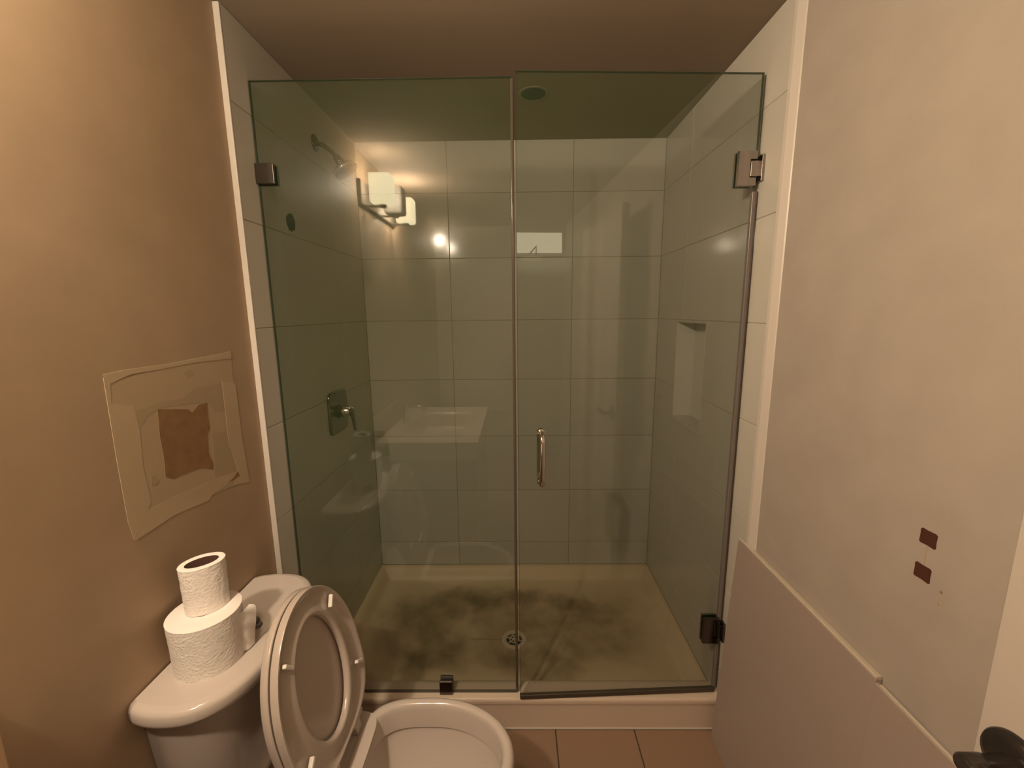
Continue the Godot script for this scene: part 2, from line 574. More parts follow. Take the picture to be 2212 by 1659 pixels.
func build_shower_base() -> void:
	var sb := thing("shower_tray", "stained off-white shower tray with a raised front threshold", "shower tray", Vector3(-0.02, 0, -1.74))
	var img := Image.create(512, 256, false, Image.FORMAT_RGB8)
	var nz := FastNoiseLite.new()
	nz.seed = 11
	nz.frequency = 0.016
	nz.fractal_octaves = 4
	var blobs := [[-0.45, -1.84, 0.22, 0.17, 0.85], [-0.22, -1.96, 0.24, 0.10, 1.0], [-0.36, -1.62, 0.17, 0.12, 0.9], [0.24, -1.92, 0.13, 0.09, 1.0], [0.02, -1.97, 0.20, 0.07, 0.85], [0.36, -1.72, 0.26, 0.18, 0.6], [0.10, -1.58, 0.22, 0.10, 0.75], [-0.12, -1.62, 0.17, 0.10, 0.55], [0.42, -1.88, 0.20, 0.12, 0.5], [-0.05, -1.80, 0.30, 0.17, 0.55], [-0.50, -1.70, 0.17, 0.17, 0.6], [0.17, -1.76, 0.26, 0.15, 0.55], [0.10, -1.50, 0.16, 0.06, 0.6]]
	for j in 256:
		for i in 512:
			var x := lerpf(XL, XR, (i + 0.5) / 512.0)
			var z := lerpf(ZB, -1.31, (j + 0.5) / 256.0)
			var wob := nz.get_noise_2d(i * 1.0, j * 1.16)
			var wob2 := nz.get_noise_2d(i * 1.7 + 900.0, j * 2.0)
			var d := 0.0
			for b in blobs:
				var r := Vector2((x - b[0]) / b[2], (z - b[1]) / b[3]).length() + wob * 0.45
				d = 1.0 - (1.0 - d) * (1.0 - b[4] * (1.0 - smooth(0.15, 1.35, r)))
			d *= 0.84 + 0.34 * wob2
			d = clampf(d, 0.0, 1.0)
			var edge := minf(minf(minf(x - XL, XR - x), z - ZB), -1.38 - z)
			if absf(z + 1.693) < 0.0035 and x > -0.22 and x < -0.07: d = 1.0 - (1.0 - d) * 0.45
			var film := smooth(0.055, 0.17, edge) * 0.34 + 0.02
			var clean := Color(0.66, 0.54, 0.35)
			var dingy := Color(0.47, 0.36, 0.215)
			var dark := Color(0.155, 0.105, 0.055)
			if z > -1.395: img.set_pixel(i, j, Color(0.66, 0.55, 0.43).linear_to_srgb())
			else: img.set_pixel(i, j, clean.lerp(dingy, clampf(film + d * 0.5, 0.0, 1.0)).lerp(dark, d * 0.9).linear_to_srgb())
	var m := StandardMaterial3D.new()
	m.resource_name = "stained_acrylic"
	m.albedo_texture = ImageTexture.create_from_image(img)
	m.texture_repeat = false
	m.roughness = 0.42
	m.metallic_specular = 0.4
	var mb := MB.new()
	mb.sheet(func(u: float, v: float) -> Vector3:
		var x := lerpf(XL, XR, u)
		var z := lerpf(ZB, -1.318, v)
		return Vector3(x, pan_height(x, z), z), 130, 80, Vector3.UP)
	part("tray_floor", mb, m, sb)
	# front face of the threshold with its rounded nose
	mb = MB.new()
	var nose := [Vector2(-1.318, 0.130), Vector2(-1.313, 0.1288), Vector2(-1.3095, 0.1245), Vector2(-1.308, 0.118), Vector2(-1.3085, 0.108), Vector2(-1.3115, 0.102), Vector2(-1.312, 0.05), Vector2(-1.312, 0.004)]
	mb.sheet(func(u: float, v: float) -> Vector3:
		var f := v * (nose.size() - 1)
		var i := mini(int(f), nose.size() - 2)
		var p: Vector2 = nose[i].lerp(nose[i + 1], f - i)
		return Vector3(lerpf(XL, XR, u), p.y, p.x), 2, (nose.size() - 1) * 3, Vector3.BACK)
	part("threshold", mb, M.china_threshold if M.has("china_threshold") else mat("china_threshold", lin(0.62, 0.50, 0.40), 0.35), sb)
	mb = MB.new()
	mb.plain(Vector3(XL + 0.002, 0.001, -1.316), Vector3(XR - 0.002, 0.006, -1.3085))
	part("caulk_line", mb, M.trim_paint, sb)
	mb = MB.new()
	mb.plain(Vector3(XL + 0.001, 0.1045, ZB - 0.001), Vector3(XR - 0.001, 0.1075, ZB + 0.0012))
	mb.plain(Vector3(XR - 0.0012, 0.1045, ZB), Vector3(XR + 0.001, 0.1070, -1.40))
	part("mildewed_joint", mb, mat("mildew", lin(0.035, 0.026, 0.015), 0.9), sb)
	# drain
	var dr := thing("shower_drain", "round slotted shower drain in the middle of the stained tray", "drain", Vector3(-0.021, 0.0405, -1.695))
	var o := org
	mb = MB.new()
	mb.lathe(o, Vector3.UP, [Vector2(0.0355, -0.006), Vector2(0.0355, 0.001), Vector2(0.038, 0.0035), Vector2(0.048, 0.0045), Vector2(0.0555, 0.002), Vector2(0.057, -0.008)], 48)
	part("flange", mb, mat("drain_flange", lin(0.52, 0.43, 0.31), 0.35), dr)
	mb = MB.new()
	mb.lathe(o, Vector3.UP, [Vector2(0.0, -0.004), Vector2(0.036, -0.004)], 32)
	part("drain_bottom", mb, M.black_hole, dr)
	mb = MB.new()
	for k in 6:
		var a := TAU * k / 6.0 + 0.3
		mb.rbox(o + Vector3(cos(a) * 0.021, 0.001, sin(a) * 0.021), Vector3(0.032, 0.004, 0.005), 0.001, Basis(Vector3.UP, -a))
	mb.lathe(o, Vector3.UP, [Vector2(0.0185, -0.002), Vector2(0.0185, 0.003), Vector2(0.0225, 0.003), Vector2(0.0225, -0.002)], 32)
	mb.lathe(o, Vector3.UP, [Vector2(0.007, -0.002), Vector2(0.007, 0.003), Vector2(0.0, 0.0035)], 24)
	part("grate", mb, M.drain_flange, dr)


# --------------------------------------------------- shower glass
func glass_sheet(mb: MB, w: float, h: float, q: Basis, o: Vector3, th := 0.0095) -> void:
	for s in [-0.5, 0.5]:
		var nn: Vector3 = q * Vector3(0, 0, signf(s))
		var zz: float = s * th
		mb.quad(o + q * Vector3(0, 0, zz), o + q * Vector3(w, 0, zz), o + q * Vector3(w, h, zz), o + q * Vector3(0, h, zz), nn, nn, nn, nn)


func glass_edges(mb: MB, w: float, h: float, q: Basis, o: Vector3, th := 0.0095) -> void:
	var e := 0.0012
	for b in [[Vector3(w * 0.5, h - e * 0.5, 0), Vector3(w, e, th)], [Vector3(w * 0.5, e * 0.5, 0), Vector3(w, e, th)], [Vector3(e * 0.5, h * 0.5, 0), Vector3(e, h, th)], [Vector3(w - e * 0.5, h * 0.5, 0), Vector3(e, h, th)]]:
		mb.rbox(o + q * b[0], b[1], 0.0004, q)


func build_glass() -> void:
	# fixed panel
	var y0 := 0.1325
	var o := Vector3(XL + 0.002, y0, ZG)
	var w := -0.009 - o.x
	var h := 2.1745 - y0
	var fp := thing("shower_screen", "fixed green-tinted glass shower panel on the left", "glass panel", o)
	var mb := MB.new()
	glass_sheet(mb, w, h, Basis.IDENTITY, o)
	part("glass_pane", mb, M.green_glass, fp)
	mb = MB.new()
	glass_edges(mb, w, h, Basis.IDENTITY, o)
	part("polished_edge", mb, M.glass_edge, fp)
	mb = MB.new()
	mb.rbox(Vector3(-0.0075, y0 + h * 0.5 - 0.002, ZG), Vector3(0.0095, h - 0.006, 0.0125), 0.003, Basis.IDENTITY, 2)
	part("seal_strip", mb, M.clear_vinyl, fp)
	mb = MB.new()
	mb.rbox(Vector3(o.x + w * 0.5, y0 - 0.0005, ZG), Vector3(w, 0.004, 0.011), 0.0012)
	part("sealant_line", mb, M.rubber_seal, fp)

	for c in [[Vector3(-0.7405, 1.9205, ZG), Vector3(0.055, 0.057, 0.011), "square brushed metal wall clamp"], [Vector3(-0.267, 0.1585, ZG), Vector3(0.047, 0.055, 0.011), "small metal clamp on the threshold, dim reflections put in its colour"]]:
		var front: Node3D = null
		for s in [1.0, -1.0]:
			mb = MB.new()
			mb.rbox(c[0] + Vector3(0, 0, s * 0.0105), c[1], 0.0016)
			if front == null:
				front = part("glass_clamp", mb, M.shaded_nickel, fp)
				front.set_meta("label", c[2])
			else:
				part("back_plate", mb, M.shaded_nickel, front)

	# door, standing a little open towards the room
	var hx := 0.7115
	var q := Basis(Vector3.UP, -0.0443)
	var dw := 0.7095
	var dy := 0.1435
	var dh := 2.1735 - dy
	var R := Vector3(hx, dy, ZG)
	var L := R - q * Vector3(dw, 0, 0)
	L.z = R.z + 0.0315
	q = Basis(((R - L) * Vector3(1, 0, 1)).normalized(), Vector3.UP, ((R - L) * Vector3(1, 0, 1)).normalized().cross(Vector3.UP))
	var sd := thing("shower_door", "frameless green-tinted glass shower door on the right, slightly ajar", "shower door", R)
	mb = MB.new()
	glass_sheet(mb, dw, dh, q, L)
	part("glass_pane", mb, M.green_glass, sd)
	mb = MB.new()
	glass_edges(mb, dw, dh, q, L)
	part("polished_edge", mb, M.glass_edge, sd)
	mb = MB.new()
	mb.rbox(L + q * Vector3(dw * 0.5, -0.001, 0), Vector3(dw, 0.017, 0.014), 0.003, q)
	part("bottom_sweep", mb, M.rubber_seal, sd)
	mb = MB.new()
	mb.rbox(L + q * Vector3(dw - 0.0015, 0.862, 0), Vector3(0.013, 1.70, 0.0135), 0.003, q)
	part("side_seal", mb, M.gray_vinyl, sd)
	mb = MB.new()
	mb.rbox(L + q * Vector3(dw + 0.0045, 0.862, 0.004), Vector3(0.004, 1.70, 0.010), 0.0015, q)
	part("seal_fin", mb, M.rubber_seal, sd)

	# pull handle
	var hc := L + q * Vector3(0.0745, 1.0425 - dy, 0)
	var ph: Node3D = null
	for s in [1.0, -1.0]:
		mb = MB.new()
		var pts := []
		var zz := 0.043
		var half := 0.0835
		var rr := 0.024
		pts.append(hc + q * Vector3(0, half, 0.005 * s))
		for i in 9:
			var a := PI * 0.5 * i / 8.0
			pts.append(hc + q * Vector3(0, half - rr + rr * cos(a), (zz - rr + rr * sin(a)) * s))
		for i in 9:
			var a := PI * 0.5 * i / 8.0
			pts.append(hc + q * Vector3(0, -half + rr - rr * sin(a), (zz - rr + rr * cos(a)) * s))
		pts.append(hc + q * Vector3(0, -half, 0.005 * s))
		mb.tube(pts, 0.0098, 24)
		if ph == null:
			ph = part("pull_handle", mb, M.chrome, sd)
			ph.set_meta("label", "polished chrome D-shaped pull handle")
		else:
			part("inside_grip", mb, M.chrome, ph)
	for yy in [0.0835, -0.0835]:
		for s in [1.0, -1.0]:
			mb = MB.new()
			mb.lathe(hc + q * Vector3(0, yy, 0.005 * s), q * Vector3(0, 0, s), [Vector2(0.0125, 0.0), Vector2(0.0125, 0.003), Vector2(0.0108, 0.004), Vector2(0.0, 0.004)], 24)
			part("washer", mb, M.chrome, ph)

	# hinges
	hinge(Vector3(XR, 1.9155, ZG), M.brushed_nickel, "brushed metal hinge near the top", sd)
	hinge(Vector3(XR, 0.392, ZG), M.shaded_nickel, "metal hinge near the bottom, dim reflections put in its colour", sd)  # lower hinge gets the darkened copy of the nickel


func hinge(c: Vector3, m: Material, label: String, sd: Node3D) -> void:
	var mk := MB.new()
	mk.rbox(Vector3(c.x - 0.0445 + 0.0255, c.y, ZG + 0.002), Vector3(0.031, 0.0445, 0.030), 0.0022)
	var hg := part("door_hinge", mk, m, sd)
	hg.set_meta("label", label)
	var gx := c.x - 0.0445
	var dz := 0.002
	for s in [1.0, -1.0]:
		var mb := MB.new()
		var zz: float = ZG + s * 0.0105 + dz
		# glass plate with a notch for the knuckle
		mb.prism(PackedVector2Array([Vector2(-0.0275, -0.049), Vector2(0.0275, -0.049), Vector2(0.0275, -0.024), Vector2(0.0085, -0.024), Vector2(0.0085, 0.024), Vector2(0.0275, 0.024), Vector2(0.0275, 0.049), Vector2(-0.0275, 0.049)]),
			Vector3(gx, c.y, zz - s * 0.0055), Vector3.RIGHT, Vector3.UP, Vector3.BACK * s, 0.011, 0.0014)
		part("glass_plate", mb, m, hg)
	mk = MB.new()
	mk.rbox(Vector3(c.x - 0.0045, c.y, ZG + 0.002), Vector3(0.009, 0.072, 0.052), 0.0014)
	part("wall_plate", mk, m, hg)


# --------------------------------------------------- shower fittings
func build_fixtures() -> void:
	var a := Vector3(XL, 2.157, -1.746)
	var sh := thing("wall_shower", "chrome shower head on a bent arm from the left tiled wall", "shower head", a)
	var mb := MB.new()
	mb.lathe(a, Vector3.RIGHT, [Vector2(0.031, 0.0), Vector2(0.031, 0.002), Vector2(0.027, 0.0055), Vector2(0.016, 0.0085), Vector2(0.0, 0.009)], 32)
	part("wall_flange", mb, M.dark_chrome, sh)
	mb = MB.new()
	var pts := [a + Vector3(0.004, 0, 0)]
	for i in 11:
		var f := i / 10.0
		pts.append(a + Vector3(0.022, -0.004, 0).lerp(Vector3(0.048, -0.014, 0), f).lerp(Vector3(0.048, -0.014, 0).lerp(Vector3(0.074, -0.044, 0), f), f))
	pts.append(a + Vector3(0.090, -0.064, 0.002))
	mb.tube(pts, 0.0088, 20)
	part("arm", mb, M.dark_chrome, sh)
	var ax := Vector3(0.53, -0.82, -0.16).normalized()
	var j := a + Vector3(0.080, -0.052, 0.001)
	mb = MB.new()
	mb.lathe(j, ax, [Vector2(0.0, -0.004), Vector2(0.0135, -0.003), Vector2(0.0145, 0.002), Vector2(0.0145, 0.011), Vector2(0.0165, 0.014), Vector2(0.0165, 0.022), Vector2(0.013, 0.027), Vector2(0.0, 0.027)], 24)
	part("ball_joint", mb, M.dark_chrome, sh)
	mb = MB.new()
	mb.lathe(j, ax, [Vector2(0.011, 0.023), Vector2(0.019, 0.028), Vector2(0.039, 0.036), Vector2(0.046, 0.040), Vector2(0.0485, 0.046), Vector2(0.0485, 0.060), Vector2(0.046, 0.063)], 40)
	part("head_shell", mb, mat("head_chrome", lin(0.13, 0.115, 0.105), 0.14, 1.0), sh)
	mb = MB.new()
	mb.lathe(j, ax, [Vector2(0.0440, 0.0385), Vector2(0.0482, 0.0425), Vector2(0.0492, 0.0460), Vector2(0.0492, 0.0510), Vector2(0.0480, 0.0525)], 40)
	part("rim_band", mb, M.chrome, sh)
	mb = MB.new()
	mb.lathe(j, ax, [Vector2(0.046, 0.0625), Vector2(0.030, 0.0635), Vector2(0.0, 0.065)], 40)
	part("spray_face", mb, mat("spray_gray", lin(0.018, 0.015, 0.012), 0.7, 0.0, 0.12), sh)

	# round unlit ceiling light in the shower
	var cl := thing("ceiling_light", "round unlit recessed light in the ceiling above the shower", "ceiling light", Vector3(0.072, CEIL, -1.748))
	mb = MB.new()
	mb.lathe(org, Vector3.DOWN, [Vector2(0.056, 0.0), Vector2(0.0555, 0.0008), Vector2(0.053, 0.0012), Vector2(0.047, 0.001), Vector2(0.046, -0.001)], 48)
	part("trim_ring", mb, M.ceiling_paint, cl)
	mb = MB.new()
	mb.lathe(org, Vector3.DOWN, [Vector2(0.0475, 0.0006), Vector2(0.025, 0.0008), Vector2(0.0, 0.001)], 48)
	part("lens", mb, M.light_lens, cl)

	# hole broken through a tile, its inner shade a flat black patch
	var hb := thing("tile_hole", "ragged black hole broken through a tile below the shower head", "hole", Vector3(XL, 1.82, -1.508))
	var poly := PackedVector2Array()
	for p in [[-1.481, 1.836], [-1.478, 1.824], [-1.480, 1.808], [-1.488, 1.798], [-1.492, 1.789], [-1.500, 1.792], [-1.508, 1.788], [-1.514, 1.793], [-1.524, 1.796], [-1.531, 1.799], [-1.535, 1.812], [-1.536, 1.826], [-1.531, 1.838], [-1.522, 1.848], [-1.511, 1.851], [-1.504, 1.845], [-1.494, 1.846], [-1.489, 1.838]]:
		poly.append(Vector2(p[0], p[1]))
	mb = MB.new()
	mb.prism(poly, Vector3(XL + 0.0001, 0, 0), Vector3.BACK, Vector3.UP, Vector3.RIGHT, 0.0006)
	part("hole_shade", mb, M.black_hole, hb)

	# mixer valve
	var c := Vector3(XL, 1.098, -1.748)
	var mv := thing("shower_valve", "chrome shower mixer with a square plate and hanging lever", "shower valve", c)
	mb = MB.new()
	mb.rbox(c + Vector3(0.0055, 0, 0), Vector3(0.011, 0.178, 0.172), 0.0052, Basis.IDENTITY, 3)
	# rounded corners: the plate is a superellipse slab
	var slab := MB.new()
	var rings := []
	for lv in [[0.0, 1.0], [0.006, 1.0], [0.0095, 0.985], [0.011, 0.955]]:
		var ring := []
		for k in 64:
			var t := TAU * k / 64.0
			var cx := signf(cos(t)) * pow(absf(cos(t)), 2.0 / 6.5)
			var cy := signf(sin(t)) * pow(absf(sin(t)), 2.0 / 6.5)
			ring.append(c + Vector3(lv[0], cy * 0.091 * lv[1], cx * 0.088 * lv[1]))
		rings.append(ring)
	slab.loft(rings, false, true)
	part("wall_plate", slab, M.dark_chrome, mv)
	mb = MB.new()
	mb.lathe(c + Vector3(0.010, 0, 0), Vector3.RIGHT, [Vector2(0.030, 0.0), Vector2(0.030, 0.004), Vector2(0.026, 0.007), Vector2(0.023, 0.008), Vector2(0.023, 0.022), Vector2(0.0, 0.022)], 32)
	part("collar", mb, mat("black_chrome", lin(0.12, 0.11, 0.09), 0.12, 1.0), mv)
	mb = MB.new()
	mb.lathe(c + Vector3(0.026, 0, 0), Vector3.RIGHT, [Vector2(0.0245, 0.0), Vector2(0.0245, 0.030), Vector2(0.022, 0.034), Vector2(0.0, 0.035)], 32)
	part("knob", mb, M.chrome, mv)
	mb = MB.new()
	var lr := []
	for k in 14:
		var f := k / 13.0
		var p := c + Vector3(0.045, 0.018, 0).lerp(Vector3(0.068, 0.012, 0), minf(f * 3.0, 1.0))
		if f > 1.0 / 3.0:
			p = c + Vector3(0.064, 0.010, 0).lerp(Vector3(0.074, -0.082, 0), (f - 1.0 / 3.0) * 1.5)
		var wz := lerpf(0.016, 0.011, f)
		var tx := lerpf(0.007, 0.0042, f)
		var ring := []
		for i in 16:
			var t := TAU * i / 16.0
			var e := Vector3(signf(cos(t)) * pow(absf(cos(t)), 0.5) * tx, 0, signf(sin(t)) * pow(absf(sin(t)), 0.5) * wz)
			if f < 0.25: e = Vector3(0, e.x, e.z)
			ring.append(p + e)
		lr.append(ring)
	mb.loft(lr, true, true)
	part("lever", mb, M.dark_chrome, mv)


# --------------------------------------------------- toilet
const TZ := -0.925       # middle of the tank
const BZ := -0.912       # middle of the bowl

func lid_ring(y: float, inset: float, grow := 0.0) -> Array:
	var ring := []
	for k in 49:
		var t := PI * k / 48.0
		var cx := pow(absf(sin(t)), 2.0 / 2.6)
		var cz := signf(cos(t)) * pow(absf(cos(t)), 2.0 / 2.6)
		ring.append(Vector3(-0.713 + (0.148 - inset + grow) * cx, y, TZ + (0.230 - inset + grow) * cz))
	for k in 5:
		var f := (k + 1) / 6.0
		ring.append(Vector3(lerpf(-0.713, -0.780, f), y, TZ - (0.230 - inset + grow) + 0.013 * f * f))
	for k in 9:
		var f := k / 8.0
		ring.append(Vector3(-0.781, y, lerpf(TZ - 0.215 + inset, TZ + 0.215 - inset, f)))
	for k in 5:
		var f := (k + 1) / 6.0
		ring.append(Vector3(lerpf(-0.780, -0.713, f), y, TZ + (0.230 - inset + grow) - 0.013 * (1.0 - f) * (1.0 - f)))
	return ring


func tank_ring(y: float, depth: float, half: float) -> Array:
	var ring := []
	for k in 49:
		var t := PI * k / 48.0
		ring.append(Vector3(-0.722 + (depth - 0.06) * pow(absf(sin(t)), 2.0 / 2.8), y, TZ + half * signf(cos(t)) * pow(absf(cos(t)), 2.0 / 2.8)))
	for k in 11:
		ring.append(Vector3(-0.778, y, lerpf(TZ - half * 0.93, TZ + half * 0.93, k / 10.0)))
	return ring


func rim_ring(y: float, inset: float, shift := 0.0) -> Array:
	var ring := []
	for k in 80:
		var t := TAU * k / 80.0
		var c := cos(t)
		var s := sin(t)
		var x: float
		var z: float
		if c >= 0.0:
			x = -0.25 + shift + (0.237 - inset) * c
			z = (0.168 - inset) * s
		else:
			x = -0.25 + shift - (0.195 - inset * 0.9) * pow(absf(c), 2.0 / 3.4)
			z = (0.168 - inset) * signf(s) * pow(absf(s), 2.0 / 3.4)
		ring.append(Vector3(x, y, BZ + z))
	return ring


func build_toilet() -> void:
	var to := thing("toilet", "white toilet with its seat and lid raised, beside the left wall", "toilet", Vector3(-0.45, 0, -0.915))
	# tank
	var mb := MB.new()
	mb.loft([tank_ring(0.40, 0.155, 0.165), tank_ring(0.408, 0.165, 0.176), tank_ring(0.44, 0.172, 0.184), tank_ring(0.60, 0.183, 0.198), tank_ring(0.706, 0.190, 0.206)], true, true)
	part("tank", mb, M.china, to)
	mb = MB.new()
	mb.loft([lid_ring(0.703, 0.014), lid_ring(0.704, 0.006), lid_ring(0.7075, 0.001), lid_ring(0.714, 0.0), lid_ring(0.730, 0.0), lid_ring(0.7365, 0.003), lid_ring(0.7405, 0.009), lid_ring(0.742, 0.019)], true, true)
	part("tank_lid", mb, M.china, to)
	mb = MB.new()
	mb.lathe(Vector3(-0.660, 0.742, -0.930), Vector3.UP, [Vector2(0.0175, -0.001), Vector2(0.0175, 0.0015), Vector2(0.0155, 0.003), Vector2(0.0150, 0.010), Vector2(0.0142, 0.0145), Vector2(0.0118, 0.0185), Vector2(0.0078, 0.0210), Vector2(0.0, 0.0222)], 32)
	part("flush_button", mb, M.dark_chrome, to)
	# bowl: outside, rim, inside in one skin
	mb = MB.new()
	mb.loft([rim_ring(0.0, 0.060, -0.045), rim_ring(0.02, 0.064, -0.045), rim_ring(0.12, 0.070, -0.05), rim_ring(0.22, 0.048, -0.03), rim_ring(0.30, 0.018, -0.008), rim_ring(0.345, 0.004), rim_ring(0.366, 0.0), rim_ring(0.377, 0.0025), rim_ring(0.384, 0.007), rim_ring(0.3868, 0.013), rim_ring(0.3868, 0.021), rim_ring(0.3845, 0.0265), rim_ring(0.379, 0.0300), rim_ring(0.369, 0.0320), rim_ring(0.345, 0.0345), rim_ring(0.322, 0.0375), rim_ring(0.3165, 0.0375), rim_ring(0.315, 0.030),
		rim_ring(0.3148, 0.0301), rim_ring(0.295, 0.034), rim_ring(0.26, 0.046), rim_ring(0.21, 0.072), rim_ring(0.165, 0.105), rim_ring(0.15, 0.125)], false, true)
	part("bowl", mb, M.china, to)
	mb = MB.new()
	var dk := []
	for lv in [[0.0, 0.10, -0.62], [0.25, 0.115, -0.60], [0.36, 0.125, -0.59], [0.380, 0.125, -0.59], [0.385, 0.120, -0.585]]:
		var ring := []
		for k in 40:
			var t := TAU * k / 40.0
			ring.append(Vector3(-0.545 + (0.135 + (lv[2] + 0.6)) * signf(cos(t)) * pow(absf(cos(t)), 0.35), lv[0], BZ + lv[1] * signf(sin(t)) * pow(absf(sin(t)), 0.35)))
		dk.append(ring)
	mb.loft(dk, false, true)
	part("rear_deck", mb, M.china, to)

	# raised seat and lid: a plane leaning back against the tank
	var B := Vector3(-0.440, 0.395, -0.897)
	var S := Vector3(-0.22, 1, 0).normalized()
	var N := Vector3(1, 0.22, 0).normalized()
	var W := Vector3(0, 0, 1)
	var outline := func(phi: float, k: float) -> Vector2:   # (s, w) on the outer edge, phi from the tip
		var c := cos(phi)
		var sn := sin(phi)
		if c >= 0.0:
			return Vector2(0.225 + 0.232 * k * c, 0.182 * k * sn)
		var n := 3.3
		return Vector2(0.225 - 0.180 * k * pow(absf(c), 2.0 / n), 0.182 * k * signf(sn) * pow(absf(sn), 2.0 / n))
	var inner := func(phi: float) -> Vector2:
		return Vector2(0.243 + 0.149 * cos(phi), 0.003 + 0.1035 * sin(phi))
	var ring_at := func(f: float, d: float, k: float) -> Array:
		var ring := []
		for i in 72:
			var phi := TAU * i / 72.0
			var a: Vector2 = outline.call(phi, k)
			var b: Vector2 = inner.call(phi)
			var p := a.lerp(b, f)
			ring.append(B + S * p.x + W * p.y + N * d)
		return ring
	mb = MB.new()
	mb.loft([ring_at.call(0.0, 0.001, 1.0), ring_at.call(0.0, 0.0165, 1.0), ring_at.call(0.012, 0.018, 1.0), ring_at.call(0.05, 0.0182, 1.0), ring_at.call(0.12, 0.0170, 1.0), ring_at.call(0.22, 0.0115, 1.0), ring_at.call(0.45, 0.0090, 1.0), ring_at.call(0.68, 0.0120, 1.0), ring_at.call(0.86, 0.0175, 1.0), ring_at.call(0.95, 0.017, 1.0), ring_at.call(1.0, 0.013, 1.0), ring_at.call(1.0, 0.002, 1.0), ring_at.call(0.9, 0.0, 1.0), ring_at.call(0.1, 0.0, 1.0)], false, false, true)
	var seat := part("seat", mb, M.seat_plastic, to)
	for b in [[0.366, -0.107, -0.55], [0.147, -0.140, 0.35], [0.366, 0.107, 0.55], [0.147, 0.140, -0.35]]:
		mb = MB.new()
		var rad := Vector2(b[0] - 0.243, b[1]).normalized()
		var ur := S * rad.x + W * rad.y
		mb.rbox(B + S * b[0] + W * b[1] + N * 0.0195, Vector3(0.009, 0.032, 0.011), 0.0025, Basis(N.cross(ur).normalized(), ur, N), 2)
		part("bumper", mb, M.bumper_rubber, seat)
	mb = MB.new()
	var lidr := func(d: float, k: float) -> Array:
		var ring := []
		for i in 72:
			var p: Vector2 = outline.call(TAU * i / 72.0, k)
			ring.append(B + S * p.x + W * p.y + N * d)
		return ring
	mb.loft([lidr.call(-0.0045, 0.99), lidr.call(-0.0055, 0.999), lidr.call(-0.0075, 1.003), lidr.call(-0.0195, 1.003), lidr.call(-0.0220, 0.992), lidr.call(-0.0235, 0.96), lidr.call(-0.0245, 0.6)], true, true)
	part("seat_lid", mb, M.seat_plastic, to)
	for w in [-0.075, 0.075]:
		mb = MB.new()
		mb.tube([B + W * (w - 0.03) + S * 0.03 - N * 0.004, B + W * (w + 0.03) + S * 0.03 - N * 0.004], 0.013, 16)
		mb.rbox(B + W * w + S * 0.012 - N * 0.006, Vector3(0.03, 0.045, 0.02), 0.004, Basis(W, S, N), 2)
		part("hinge_post", mb, M.seat_plastic, to)


func build_paper() -> void:
	var o := Vector3(-0.699, 0.742, -0.833)
	var a := thing("toilet_roll", "large toilet paper roll standing on the toilet tank", "toilet paper", o, "toilet paper on the tank")
	var mb := MB.new()
	var nz := FastNoiseLite.new()
	nz.seed = 3
	nz.frequency = 1.0
	roll(a, o, 0.0675, 0.0705, 0.0215, 0.121, nz, 1.0)
	# loose end of the sheet
	mb = MB.new()
	mb.sheet(func(u: float, v: float) -> Vector3:
		var away := Vector3(0.77, 0, -0.64)
		var near := Vector3(0.64, 0, 0.77)
		var wide := lerpf(0.024, 0.034, smoothstep(0.0, 0.85, v)) * (1.0 - 0.35 * smoothstep(0.93, 1.0, v) * u)
		return o + away * (0.0600 + wide * u) + near * (0.0300 - 0.012 * u + 0.004 * sin(u * 3.0 + v * 2.0) + 0.0012 * sin(v * 19.0 + u * 5.0)) + Vector3(0, lerpf(0.003, 0.103, v), 0), 10, 24, Vector3(0.64, 0, 0.77))
	part("loose_sheet", mb, M.tissue_end, a)
	var p := Vector3(-0.7, 0.8635, -0.846)
	var b := thing("toilet_roll", "nearly used-up slim toilet roll standing on top of the large roll", "toilet paper", p, "toilet paper on the tank")
	roll(b, p, 0.0415, 0.0435, 0.0315, 0.109, nz, 0.78)


func roll(a: Node3D, o: Vector3, r0: float, r1: float, core: float, h: float, nz: FastNoiseLite, squash: float) -> void:
	var mb := MB.new()
	var rings := []
	for i in 15:
		var f := i / 14.0
		var y := h * f
		var rr := lerpf(r0, r1, f)
		var ring := []
		for k in 64:
			var t := TAU * k / 64.0
			var wob := nz.get_noise_3d(cos(t) * 2.5, sin(t) * 2.5, y * 45.0 + r0 * 100.0) * 0.0013
			ring.append(o + flat_round(t, rr + wob, y, squash))
		rings.append(ring)
	mb.loft(rings)
	part("paper_side", mb, M.tissue, a)
	# top of the windings, then the tube inside
	var tops := []
	var tube := []
	for lv in [[r1 + 0.0004, h - 0.0008], [r1 - 0.0012, h + 0.0003], [lerpf(core, r1, 0.5), h + 0.0002], [core, h - 0.0004]]:
		var ring := []
		for k in 64: ring.append(o + flat_round(TAU * k / 64.0, lv[0], lv[1], squash if lv[0] > core or squash == 1.0 else squash * 0.80))
		tops.append(ring)
	for lv in [[core, h - 0.0003], [core - 0.0009, h - 0.0012], [core - 0.001, 0.001]]:
		var ring := []
		for k in 64: ring.append(o + flat_round(TAU * k / 64.0, lv[0], lv[1], squash * (0.80 if squash < 1.0 else 1.0)))
		tube.append(ring)
	mb = MB.new()
	mb.loft(tops)
	part("paper_end", mb, M.tissue_end, a)
	mb = MB.new()
	mb.loft(tube)
	part("core", mb, M.shaded_cardboard, a)


# a circle of radius r, pressed flat by the factor squash
func flat_round(t: float, r: float, y: float, squash: float) -> Vector3:
	return Vector3(0.77, 0, -0.64) * cos(t) * r + Vector3(0.64, 0, 0.77) * sin(t) * r * squash + Vector3(0, y, 0)


